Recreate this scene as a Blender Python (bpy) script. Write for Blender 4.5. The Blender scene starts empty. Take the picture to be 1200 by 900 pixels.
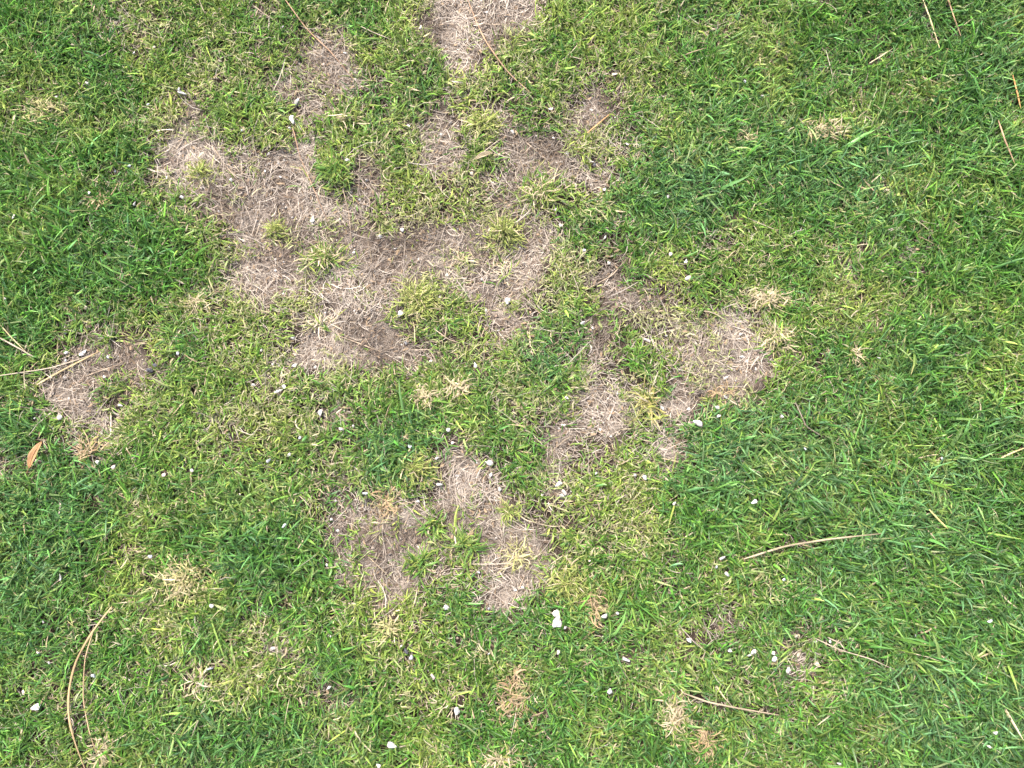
import bpy, math
import numpy as np

# ------------------------------------------------------------------ camera, sky, sun, exposure
scene = bpy.context.scene
LENS, SENSOR, DIST, TILT = 30.0, 36.0, 1.05, math.radians(12)
CAM = np.array([0.0, -DIST * math.sin(TILT), DIST * math.cos(TILT)])
cam_data = bpy.data.cameras.new('camera')
cam_data.lens = LENS; cam_data.sensor_width = SENSOR
cam_data.clip_start = 0.02; cam_data.clip_end = 1000
cam = bpy.data.objects.new('camera', cam_data)
cam.location = CAM; cam.rotation_euler = (TILT, 0, 0)
scene.collection.objects.link(cam)
scene.camera = cam

SUN_EL, SUN_AZ = math.radians(62), math.radians(-35)      # azimuth: measured from +y towards +x
world = bpy.data.worlds.new('World'); scene.world = world; world.use_nodes = True
wn = world.node_tree.nodes; wl = world.node_tree.links
bg = wn['Background']; bg.inputs['Strength'].default_value = 0.10
sky = wn.new('ShaderNodeTexSky'); sky.sky_type = 'NISHITA'; sky.sun_disc = False
sky.sun_elevation = SUN_EL; sky.sun_rotation = SUN_AZ
sky.air_density = 1.0; sky.dust_density = 6.0; sky.ozone_density = 1.0
wl.new(sky.outputs['Color'], bg.inputs['Color'])
sun_data = bpy.data.lights.new('sun', 'SUN')
sun_data.energy = 1.5; sun_data.angle = math.radians(18); sun_data.color = (1.0, 0.96, 0.90)
sun = bpy.data.objects.new('sun', sun_data)
sun.rotation_euler = (math.pi / 2 - SUN_EL, 0, -SUN_AZ + math.pi)
scene.collection.objects.link(sun)
scene.view_settings.view_transform = 'Standard'
scene.view_settings.look = 'None'
scene.view_settings.gamma = 1.0
scene.view_settings.use_curve_mapping = False
scene.view_settings.exposure = 2.02
scene.cycles.max_bounces = 8
scene.cycles.filter_width = 1.5

rng = np.random.default_rng(7)
COL = scene.collection

# ------------------------------------------------------------------ helpers
def ground_at(px, py, z=0.006):
    """the point at height z that the photograph's pixel (of 1200 x 900) looks at"""
    px = np.asarray(px, float); py = np.asarray(py, float)
    k = SENSOR / LENS / 1200.0
    x = (px - 600) * k; y = -(py - 450) * k; zz = -1.0
    c, s = math.cos(TILT), math.sin(TILT)
    dy = y * c - zz * s; dz = y * s + zz * c
    t = (z - CAM[2]) / dz
    return np.stack([CAM[0] + x * t, CAM[1] + dy * t, np.broadcast_to(np.asarray(z, float), np.shape(t))], -1)

MM = DIST * SENSOR / LENS / 1200.0       # metres per photo pixel near the centre

def value_noise(x, y, scale, seed, octaves=3, gain=0.5):
    out = np.zeros(np.shape(x)); amp = 1.0; tot = 0.0
    for o in range(octaves):
        r = np.random.default_rng(seed * 101 + o)
        n = 256
        g = r.random((n, n))
        u = np.asarray(x) / scale * 2 ** o + 31.7 * o + 1000.0
        v = np.asarray(y) / scale * 2 ** o + 17.3 * o + 1000.0
        iu = np.floor(u).astype(int); iv = np.floor(v).astype(int)
        fu = u - iu; fv = v - iv
        fu = fu * fu * (3 - 2 * fu); fv = fv * fv * (3 - 2 * fv)
        a = g[iu % n, iv % n]; b = g[(iu + 1) % n, iv % n]
        c = g[iu % n, (iv + 1) % n]; d = g[(iu + 1) % n, (iv + 1) % n]
        out += amp * ((a * (1 - fu) + b * fu) * (1 - fv) + (c * (1 - fu) + d * fu) * fv)
        tot += amp; amp *= gain
    return out / tot

def smooth(a, b, x):
    t = np.clip((x - a) / (b - a), 0, 1); return t * t * (3 - 2 * t)

# ------------------------------------------------------------------ cover maps of the lawn (in metres on the ground)
X0, X1, Y0, Y1, RES = -1.4, 1.4, -1.15, 1.25, 0.0025
NX, NY = int((X1 - X0) / RES), int((Y1 - Y0) / RES)
gx = X0 + (np.arange(NX) + .5) * RES; gy = Y0 + (np.arange(NY) + .5) * RES
GX, GY = np.meshgrid(gx, gy, indexing='ij')

def raster(poly_px):
    P = ground_at(*np.array(poly_px, float).T)[:, :2]
    m = np.zeros((NX, NY), bool)
    i0 = max(0, int((P[:, 0].min() - X0) / RES) - 2); i1 = min(NX, int((P[:, 0].max() - X0) / RES) + 3)
    j0 = max(0, int((P[:, 1].min() - Y0) / RES) - 2); j1 = min(NY, int((P[:, 1].max() - Y0) / RES) + 3)
    if i1 <= i0 or j1 <= j0: return m
    xs, ys = GX[i0:i1, j0:j1], GY[i0:i1, j0:j1]
    ins = np.zeros(xs.shape, bool)
    for (ax, ay), (bx, by) in zip(P, np.roll(P, -1, 0)):
        if ay == by: continue
        c = ((ay > ys) != (by > ys)) & (xs < (bx - ax) * (ys - ay) / (by - ay) + ax)
        ins ^= c
    m[i0:i1, j0:j1] = ins
    return m

def blur(m, r, n=2):
    m = m.astype(np.float32); k = max(1, int(round(r / RES)))
    for _ in range(n):
        for ax in (0, 1):
            c = np.cumsum(np.pad(m, [(k + 1, k) if a == ax else (0, 0) for a in (0, 1)], mode='edge'), axis=ax)
            m = (np.take(c, np.arange(2 * k + 1, c.shape[ax]), ax) - np.take(c, np.arange(0, c.shape[ax] - 2 * k - 1), ax)) / (2 * k + 1)
    return m

# outlines of the worn patches, in photo pixels; last number: grass left in them
BARE = [
 ([(208,108),(228,112),(236,125),(236,150),(242,168),(275,172),(322,176),(345,158),(370,152),(380,165),(368,182),(364,205),(372,225),(398,238),(412,205),(418,180),(445,178),(452,200),(440,222),(425,240),(430,256),(460,262),(490,262),(510,258),(520,270),(515,290),(505,312),(500,330),(470,340),(458,357),(465,380),(483,405),(520,405),(510,420),(480,432),(460,442),(440,440),(410,425),(385,430),(345,430),(320,445),(300,458),(310,435),(340,420),(350,395),(352,372),(365,362),(400,358),(400,335),(340,340),(323,357),(303,357),(290,347),(257,328),(253,312),(277,290),(262,270),(245,258),(236,240),(228,222),(200,218),(175,205),(170,190),(180,165),(200,150),(212,140),(216,125)], .0),
 ([(325,270),(370,262),(415,290),(412,345),(360,350),(330,330)], .12),
 ([(360,30),(377,27),(407,37),(413,63),(420,90),(410,110),(395,100),(350,92),(333,100),(320,113),(307,97),(313,83),(333,80),(343,60),(347,40)], .0),
 ([(320,85),(395,85),(410,110),(390,115),(380,135),(340,150),(330,110)], .3),
 ([(507,-30),(637,-30),(637,20),(610,30),(583,37),(577,60),(557,67),(547,83),(527,90),(523,67),(510,50),(490,37),(487,27),(503,13)], .02),
 ([(512,90),(530,92),(528,125),(510,125)], .35),
 ([(487,128),(540,125),(540,158),(537,175),(543,195),(517,200),(493,200),(490,180),(510,172),(487,153)], .0),
 ([(560,120),(597,117),(603,143),(607,153),(650,157),(663,160),(663,180),(680,190),(713,187),(723,200),(710,217),(683,220),(677,203),(637,200),(617,203),(610,213),(617,240),(647,260),(663,283),(647,293),(633,317),(627,350),(623,380),(597,400),(580,390),(570,373),(560,350),(557,330),(573,317),(593,297),(600,262),(588,240),(570,225),(567,205),(585,200),(583,180),(587,165),(583,145),(572,133)], .02),
 ([(512,255),(570,250),(600,290),(590,330),(560,350),(540,345),(505,330)], .22),
 ([(657,120),(683,113),(690,97),(710,100),(713,123),(703,140),(683,157),(663,157),(660,140)], .12),
 ([(707,157),(743,147),(747,167),(727,187),(717,173)], .12),
 ([(697,313),(723,300),(737,303),(727,327),(740,337),(757,340),(803,343),(803,357),(763,360),(750,360),(723,367),(717,357),(697,347),(687,337)], .1),
 ([(688,383),(704,383),(706,417),(700,447),(681,457)], .05),
 ([(677,457),(700,440),(730,447),(733,467),(730,490),(750,487),(783,503),(803,497),(807,527),(783,547),(763,543),(770,523),(747,503),(737,497),(697,513),(667,527),(660,555),(650,590),(640,560),(637,510),(657,490),(677,480)], .0),
 ([(777,427),(790,423),(817,447),(827,463),(810,483),(790,490),(780,497),(763,480),(780,467),(777,447)], .0),
 ([(837,363),(870,353),(900,367),(897,390),(913,417),(907,437),(883,463),(850,470),(833,467),(815,470),(815,448),(830,450),(850,430),(857,397),(837,383)], .04),
 ([(775,372),(840,366),(845,420),(830,452),(790,425),(778,410)], .22),
 ([(817,273),(860,277),(853,297),(827,293)], .3),
 ([(390,593),(410,583),(443,580),(487,583),(500,567),(527,550),(513,533),(533,517),(560,527),(573,543),(590,563),(593,583),(583,603),(577,617),(593,610),(633,607),(643,623),(640,650),(637,677),(633,700),(600,707),(577,720),(560,703),(567,677),(557,663),(543,660),(533,640),(487,643),(487,657),(480,670),(500,663),(520,657),(530,670),(513,683),(483,683),(480,710),(457,717),(440,707),(443,693),(410,687),(393,680),(390,657),(380,647),(383,620)], .0),
 ([(370,470),(400,465),(415,490),(405,505),(380,505),(367,490)], .25),
 ([(380,543),(413,550),(413,577),(385,575)], .35),
 ([(377,690),(400,683),(395,717),(380,717)], .2),
 ([(83,397),(100,387),(127,400),(157,390),(157,410),(180,423),(187,443),(160,447),(133,440),(110,447),(100,463),(113,473),(143,477),(143,500),(133,517),(113,530),(100,543),(87,530),(97,510),(90,490),(70,480),(37,473),(37,460),(43,447),(63,433),(77,413)], .12),
 ([(-20,535),(28,528),(33,540),(20,550),(-20,560)], .05),
 ([(313,743),(337,740),(347,747),(340,767),(323,770),(313,760)], .0),
 ([(357,790),(373,793),(370,807),(403,800),(407,817),(393,827),(360,820)], .25),
 ([(288,697),(313,695),(313,710),(290,710)], .3),
 ([(897,763),(917,767),(937,757),(963,767),(967,783),(943,800),(927,797),(910,790)], .12),
 ([(963,728),(989,728),(989,745),(965,749)], .1),
 ([(837,707),(863,710),(863,747),(843,750),(830,737)], .3),
 ([(803,720),(817,722),(815,738),(803,736)], .3),
 ([(1062,285),(1080,285),(1080,312),(1066,312)], .3),
 ([(1030,205),(1050,205),(1048,222),(1030,222)], .35),
 ([(110,15),(140,15),(140,35),(112,35)], .4),
 ([(117,197),(150,197),(148,215),(120,218)], .3),
 ([(290,5),(315,-10),(320,12),(295,18)], .4),
 ([(683,615),(705,612),(705,640),(690,640)], .4),
]
dens = np.ones((NX, NY), np.float32)
for poly, left in BARE:
    m = blur(raster(poly), 0.009)
    dens = np.minimum(dens, 1 - (1 - left) * m)

# grass colour and vigour read at control points: x, y, vigour, yellow, blue
CTRL = np.array([
 (60,60,.7,.3,.2),(60,300,.85,.1,.3),(200,50,.5,.55,.1),(60,200,.7,.3,.2),(450,60,.6,.35,.3),(480,110,.65,.25,.4),(700,40,.55,.5,.1),(810,230,.95,.05,.8),
 (1000,100,.7,.3,.2),(1150,60,.9,.1,.4),(1150,300,.9,.15,.3),(1000,300,.5,.6,.1),(850,300,.5,.55,.1),(1080,450,.85,.2,.4),(950,560,.9,.1,.7),
 (1100,650,.9,.1,.5),(1150,850,.95,.1,.7),(900,870,.7,.25,.3),(700,870,.75,.2,.4),(780,680,.5,.5,.2),(500,800,.5,.5,.1),(400,850,.65,.3,.4),
 (300,650,.75,.15,.4),(150,650,.55,.45,.2),(60,610,.85,.05,.8),(200,480,.45,.5,.2),(80,850,.6,.35,.2),(250,400,.5,.35,.3),(640,410,.6,.15,.9),
 (620,470,.5,.5,.2),(460,530,.75,.1,.95),(440,475,.6,.4,.1),(750,400,.45,.5,.1),(850,530,.9,.05,.9),(700,600,.45,.5,.1),(620,740,.6,.25,.5),
 (560,70,.5,.4,.2),(280,120,.6,.3,.3),(120,280,.7,.2,.3),(990,210,.75,.15,.8),(560,420,.5,.4,.3),(320,480,.45,.45,.2),(640,220,.5,.4,.4),
 (900,660,.7,.35,.3),(980,640,.8,.15,.6),(300,760,.55,.45,.2),(200,780,.5,.45,.2),(1040,600,.85,.1,.5),(740,330,.5,.5,.1),(870,400,.4,.6,.1),
 (700,100,.55,.5,.2),(900,230,.8,.15,.4),(940,350,.55,.5,.1),(500,210,.45,.45,.2),(250,860,.7,.2,.5)], float)
CP = ground_at(CTRL[:, 0], CTRL[:, 1])[:, :2]

def fields(x, y):
    """vigour, yellow, blue at ground points"""
    num = np.zeros((3,) + np.shape(x)); den = np.zeros(np.shape(x))
    for (cx, cy), c in zip(CP, CTRL):
        w = 1.0 / ((x - cx) ** 2 + (y - cy) ** 2 + 0.0012) ** 1.8
        den += w
        for q in range(3): num[q] += w * c[2 + q]
    v, ye, b = num / den
    ye = ye * .95 - .06
    ye = ye + 1.15 * (value_noise(x, y, .05, 21) - .5) + .35 * (value_noise(x, y, .2, 22) - .5)
    b = b + 0.7 * (value_noise(x, y, .06, 23) - .5)
    v = v + 0.5 * (value_noise(x, y, .08, 24) - .5)
    return np.clip(v, .1, 1.1), np.clip(ye, 0, 1), np.clip(b, 0, 1)

def sample(grid, x, y):
    i = np.clip(((x - X0) / RES).astype(int), 0, NX - 1); j = np.clip(((y - Y0) / RES).astype(int), 0, NY - 1)
    return grid[i, j]

halo = blur(1 - dens, .040)                      # how near a worn patch is
vig_map = fields(GX[::8, ::8], GY[::8, ::8])[0].repeat(8, 0).repeat(8, 1)[:NX, :NY]
def cover(x, y):
    wx = x + .034 * (value_noise(x, y, .022, 31, 2) - .5); wy = y + .034 * (value_noise(x, y, .022, 32, 2) - .5)
    d = np.clip((sample(dens, wx, wy) - .16) / .84, 0, 1)
    gaps = smooth(.30, .52, value_noise(x, y, .038, 33, 3))
    lo = np.clip(.15 + .95 * sample(vig_map, x, y) - .55 * sample(halo, x, y), .12, 1)
    return d * (lo + (1 - lo) * gaps)

sprig = smooth(.54, .68, value_noise(GX, GY, .026, 35, 3)) * .75
dens = (dens + (1 - dens) * (sprig * .66 + .02)).astype(np.float32)
bare_s = blur(1 - dens, 0.01)
def soil_z(x, y):
    inside = (x > X0 + .02) & (x < X1 - .02) & (y > Y0 + .02) & (y < Y1 - .02)
    b = np.where(inside, sample(bare_s, x, y), 0)
    z = .014 * (value_noise(x, y, .16, 41, 3) - .5) + (.005 + .008 * b) * (value_noise(x, y, .022, 42, 3) - .5)
    edge = np.maximum(np.abs(x) - .84, np.abs(y - .03) - .63)
    return z * np.clip(1 - edge / .12, 0, 1) - .010 * b

# ------------------------------------------------------------------ materials
def new_mat(name):
    m = bpy.data.materials.new(name); m.use_nodes = True
    return m, m.node_tree.nodes, m.node_tree.links, m.node_tree.nodes['Principled BSDF']

def mat_blade(name, rough=.45, transl=.3, spec=.5, bump=.6):
    m, n, l, p = new_mat(name)
    a = n.new('ShaderNodeAttribute'); a.attribute_name = 'tint'
    u = n.new('ShaderNodeAttribute'); u.attribute_name = 'across'
    ab = n.new('ShaderNodeMath'); ab.operation = 'ABSOLUTE'; l.new(u.outputs['Fac'], ab.inputs[0])
    bp = n.new('ShaderNodeBump'); bp.inputs['Strength'].default_value = bump; bp.inputs['Distance'].default_value = .0012
    l.new(ab.outputs[0], bp.inputs['Height'])
    tc = n.new('ShaderNodeTexCoord')
    nz = n.new('ShaderNodeTexNoise'); nz.inputs['Scale'].default_value = 240; nz.inputs['Detail'].default_value = 2
    l.new(tc.outputs['Object'], nz.inputs['Vector'])
    hs = n.new('ShaderNodeHueSaturation')
    mr = n.new('ShaderNodeMapRange'); mr.inputs['To Min'].default_value = .75; mr.inputs['To Max'].default_value = 1.25
    l.new(nz.outputs['Fac'], mr.inputs['Value']); l.new(mr.outputs[0], hs.inputs['Value'])
    l.new(a.outputs['Color'], hs.inputs['Color'])
    l.new(hs.outputs[0], p.inputs['Base Color']); l.new(bp.outputs[0], p.inputs['Normal'])
    p.inputs['Roughness'].default_value = rough; p.inputs['Specular IOR Level'].default_value = spec
    t = n.new('ShaderNodeBsdfTranslucent'); l.new(hs.outputs[0], t.inputs['Color'])
    mx = n.new('ShaderNodeMixShader'); mx.inputs['Fac'].default_value = transl
    l.new(p.outputs[0], mx.inputs[1]); l.new(t.outputs[0], mx.inputs[2])
    l.new(mx.outputs[0], n['Material Output'].inputs['Surface'])
    return m

M_GRASS = mat_blade('grass_blade', rough=.42, spec=.42, transl=.26)
M_STRAW = mat_blade('dry_straw', rough=.7, transl=.15, spec=.25, bump=.3)
M_NEEDLE = mat_blade('dry_needle', rough=.55, transl=.0, spec=.35, bump=.0)

def mat_soil():
    m, n, l, p = new_mat('soil')
    tc = n.new('ShaderNodeTexCoord')
    def noise(sc, det, rough=.6):
        q = n.new('ShaderNodeTexNoise'); q.inputs['Scale'].default_value = sc; q.inputs['Detail'].default_value = det
        q.inputs['Roughness'].default_value = rough; l.new(tc.outputs['Object'], q.inputs['Vector']); return q
    a = noise(20, 7, .72); r = n.new('ShaderNodeValToRGB'); l.new(a.outputs['Fac'], r.inputs['Fac'])
    e = r.color_ramp.elements
    e[0].position = .36; e[0].color = (.055, .040, .030, 1); e[1].position = .66; e[1].color = (.40, .355, .305, 1)
    k = r.color_ramp.elements.new(.5); k.color = (.185, .15, .122, 1)
    b = noise(420, 4, .7); r2 = n.new('ShaderNodeValToRGB'); l.new(b.outputs['Fac'], r2.inputs['Fac'])
    r2.color_ramp.elements[0].position = .3; r2.color_ramp.elements[0].color = (.45, .43, .42, 1)
    r2.color_ramp.elements[1].position = .7; r2.color_ramp.elements[1].color = (1.3, 1.27, 1.25, 1)
    mu = n.new('ShaderNodeMix'); mu.data_type = 'RGBA'; mu.blend_type = 'MULTIPLY'; mu.inputs[0].default_value = 1
    l.new(r.outputs[0], mu.inputs[6]); l.new(r2.outputs[0], mu.inputs[7])
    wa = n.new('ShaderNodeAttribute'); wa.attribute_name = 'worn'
    humus_shade = n.new('ShaderNodeMix'); humus_shade.data_type = 'RGBA'; humus_shade.blend_type = 'MULTIPLY'; humus_shade.inputs[0].default_value = 1
    humus_shade.inputs[7].default_value = (.28, .265, .245, 1); l.new(mu.outputs[2], humus_shade.inputs[6])  # soil under turf: humus tone plus shade painted into the gaps between blades
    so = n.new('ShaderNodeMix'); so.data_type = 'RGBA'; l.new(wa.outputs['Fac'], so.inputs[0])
    l.new(humus_shade.outputs[2], so.inputs[6]); l.new(mu.outputs[2], so.inputs[7]); mu = so
    # beyond the built blades the sheet carries the lawn's own green
    ln = n.new('ShaderNodeVectorMath'); ln.operation = 'LENGTH'; l.new(tc.outputs['Object'], ln.inputs[0])
    mr = n.new('ShaderNodeMapRange'); mr.inputs['From Min'].default_value = 7; mr.inputs['From Max'].default_value = 9
    l.new(ln.outputs['Value'], mr.inputs['Value'])
    g = noise(3, 6); rg = n.new('ShaderNodeValToRGB'); l.new(g.outputs['Fac'], rg.inputs['Fac'])
    rg.color_ramp.elements[0].position = .35; rg.color_ramp.elements[0].color = (.04, .075, .018, 1)
    rg.color_ramp.elements[1].position = .65; rg.color_ramp.elements[1].color = (.09, .13, .03, 1)
    mg = n.new('ShaderNodeMix'); mg.data_type = 'RGBA'
    l.new(mr.outputs[0], mg.inputs[0]); l.new(mu.outputs[2], mg.inputs[6]); l.new(rg.outputs[0], mg.inputs[7])
    l.new(mg.outputs[2], p.inputs['Base Color'])
    bp = n.new('ShaderNodeBump'); bp.inputs['Strength'].default_value = .9; bp.inputs['Distance'].default_value = .004
    l.new(b.outputs['Fac'], bp.inputs['Height']); l.new(bp.outputs[0], p.inputs['Normal'])
    p.inputs['Roughness'].default_value = .95; p.inputs['Specular IOR Level'].default_value = .15
    return m
M_SOIL = mat_soil()

def mat_stone(name, c0, c1, scale=260):
    m, n, l, p = new_mat(name)
    tc = n.new('ShaderNodeTexCoord')
    q = n.new('ShaderNodeTexNoise'); q.inputs['Scale'].default_value = 2.2; q.inputs['Detail'].default_value = 5
    oi = n.new('ShaderNodeObjectInfo'); ad = n.new('ShaderNodeVectorMath'); ad.operation = 'ADD'
    l.new(tc.outputs['Object'], ad.inputs[0]); l.new(oi.outputs['Location'], ad.inputs[1])
    l.new(ad.outputs[0], q.inputs['Vector'])
    r = n.new('ShaderNodeValToRGB'); l.new(q.outputs['Fac'], r.inputs['Fac'])
    r.color_ramp.elements[0].position = .35; r.color_ramp.elements[0].color = c0 + (1,)
    r.color_ramp.elements[1].position = .6; r.color_ramp.elements[1].color = c1 + (1,)
    vr = n.new('ShaderNodeMapRange'); vr.inputs['To Min'].default_value = .8; vr.inputs['To Max'].default_value = 1.02
    l.new(oi.outputs['Random'], vr.inputs['Value'])
    hv = n.new('ShaderNodeHueSaturation'); l.new(vr.outputs[0], hv.inputs['Value']); l.new(r.outputs[0], hv.inputs['Color']); r = hv
    l.new(r.outputs[0], p.inputs['Base Color'])
    bp = n.new('ShaderNodeBump'); bp.inputs['Strength'].default_value = .4; bp.inputs['Distance'].default_value = .1
    l.new(q.outputs['Fac'], bp.inputs['Height']); l.new(bp.outputs[0], p.inputs['Normal'])
    p.inputs['Roughness'].default_value = .85
    return m
STONE = {
 'white': mat_stone('chalk_white', (.40, .35, .30), (.76, .74, .70)),
 'grey': mat_stone('stone_grey', (.36, .34, .32), (.58, .56, .53)),
 'pink': mat_stone('stone_pinkish', (.50, .39, .34), (.70, .60, .54)),
 'blue': mat_stone('stone_bluish', (.38, .39, .42), (.62, .63, .66)),
 'dark': mat_stone('stone_dark', (.035, .037, .045), (.11, .11, .125)),
 'tan': mat_stone('stone_tan', (.42, .34, .24), (.62, .53, .40)),
}

# ------------------------------------------------------------------ ribbon builder: blades, straws, thatch
ROWS5 = np.array([0, .28, .56, .82, 1.0]); W5 = np.array([.7, 1.0, .92, .6, .06])
ROWS4 = np.array([0, .35, .7, 1.0]); W4 = np.array([.8, 1.0, .9, .45])

def ribbon_arrays(base, az, el, droop, length, width, roll, bend, c_base, c_mid, c_tip, rows=ROWS5, prof=W5):
    """many ribbons at once; returns vertices, quads, tint, across"""
    n = len(base); R = len(rows)
    P = np.zeros((n, R, 3)); S = np.zeros((n, R, 3))
    pos = base.copy(); prev = 0
    for r, t in enumerate(rows):
        e = el - droop * t; a = az + bend * t
        d = np.stack([np.cos(e) * np.cos(a), np.cos(e) * np.sin(a), np.sin(e)], -1)
        if r: pos = pos + d * (length * (t - prev))[:, None]
        prev = t
        s = np.stack([-np.sin(a), np.cos(a), np.zeros(n)], -1)
        up = np.cross(d, s)
        ro = roll * (.4 + .6 * t)
        S[:, r] = s * np.cos(ro)[:, None] + up * np.sin(ro)[:, None]
        P[:, r] = pos
    half = (width[:, None] * prof[None, :] * .5)[..., None]
    V = np.stack([P - S * half, P + S * half], 2).reshape(-1, 3)
    k = np.arange(n)[:, None] * (2 * R) + np.arange(R - 1)[None, :] * 2
    F = np.stack([k, k + 1, k + 3, k + 2], -1).reshape(-1, 4)
    t = rows[None, :, None]
    C = np.where(t < .3, c_base[:, None] + (c_mid - c_base)[:, None] * (t / .3),
                 c_mid[:, None] + (c_tip - c_mid)[:, None] * smooth(.6, 1., t))
    C = np.repeat(C, 2, axis=1).reshape(-1, 3)
    A = np.tile(np.array([-1., 1.]), n * R)
    return V, F, C, A, P

def mesh_from(name, V, F, C=None, A=None, mat=None):
    me = bpy.data.meshes.new(name)
    me.vertices.add(len(V)); me.vertices.foreach_set('co', np.ascontiguousarray(V, np.float32).ravel())
    nf = len(F); q = F.shape[1]
    me.loops.add(nf * q); me.loops.foreach_set('vertex_index', np.ascontiguousarray(F, np.int32).ravel())
    me.polygons.add(nf); me.polygons.foreach_set('loop_start', np.arange(0, nf * q, q, dtype=np.int32))
    me.update(calc_edges=True)
    me.polygons.foreach_set('use_smooth', np.ones(nf, bool))
    if C is not None:
        at = me.attributes.new('tint', 'FLOAT_COLOR', 'POINT')
        at.data.foreach_set('color', np.concatenate([C, np.ones((len(C), 1))], 1).astype(np.float32).ravel())
    if A is not None:
        at = me.attributes.new('across', 'FLOAT', 'POINT'); at.data.foreach_set('value', A.astype(np.float32))
    if mat: me.materials.append(mat)
    return me

def link(name, me, label=None, cat=None, group=None, kind=None, parent=None):
    o = bpy.data.objects.new(name, me); COL.objects.link(o)
    if label: o['label'] = label
    if cat: o['category'] = cat
    if group: o['group'] = group
    if kind: o['kind'] = kind
    if parent: o.parent = parent
    return o

def mix(a, b, t):
    return a + (b - a) * np.asarray(t)[..., None]

def col(*c): return np.array(c, float)
G_MID, G_DEEP, G_BLUE, G_YEL = col(.088, .224, .028), col(.040, .138, .016), col(.110, .232, .106), col(.300, .352, .076)  # G_BLUE: glaucous green, paled to put a bluish sheen into the blade colour
STRAW, PALE, BROWN, RUST = col(.49, .39, .23), col(.64, .55, .40), col(.23, .16, .10), col(.40, .25, .13)

def grass_colours(n, yel, blue, dead_p, r=rng):
    c = mix(np.broadcast_to(G_MID, (n, 3)), G_DEEP, np.clip(r.normal(.45 - .5 * yel, .3), 0, 1))
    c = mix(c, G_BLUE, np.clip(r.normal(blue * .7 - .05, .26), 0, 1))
    c = mix(c, G_YEL, np.clip(r.normal(yel * .95 - .08, .22), 0, 1))
    c = c * r.lognormal(0, .36, (n, 1))
    c = mix(c, col(.46, .48, .24), np.where(r.random(n) < .03 + .14 * yel, .7 * r.random(n), 0))
    dead = r.random(n) < dead_p
    dc = mix(mix(np.broadcast_to(STRAW, (n, 3)), PALE, r.random(n)), BROWN, np.clip(r.normal(.15, .35), 0, 1) if False else np.clip(r.normal(.12, .3, n), 0, 1))
    c = np.where(dead[:, None], dc, c)
    base = mix(c, col(.36, .34, .14), .32 * r.random(n) + .06)
    tip = mix(c, col(.45, .36, .17), np.where(r.random(n) < .17, r.random(n), .06))
    return base, c, tip, dead

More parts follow.
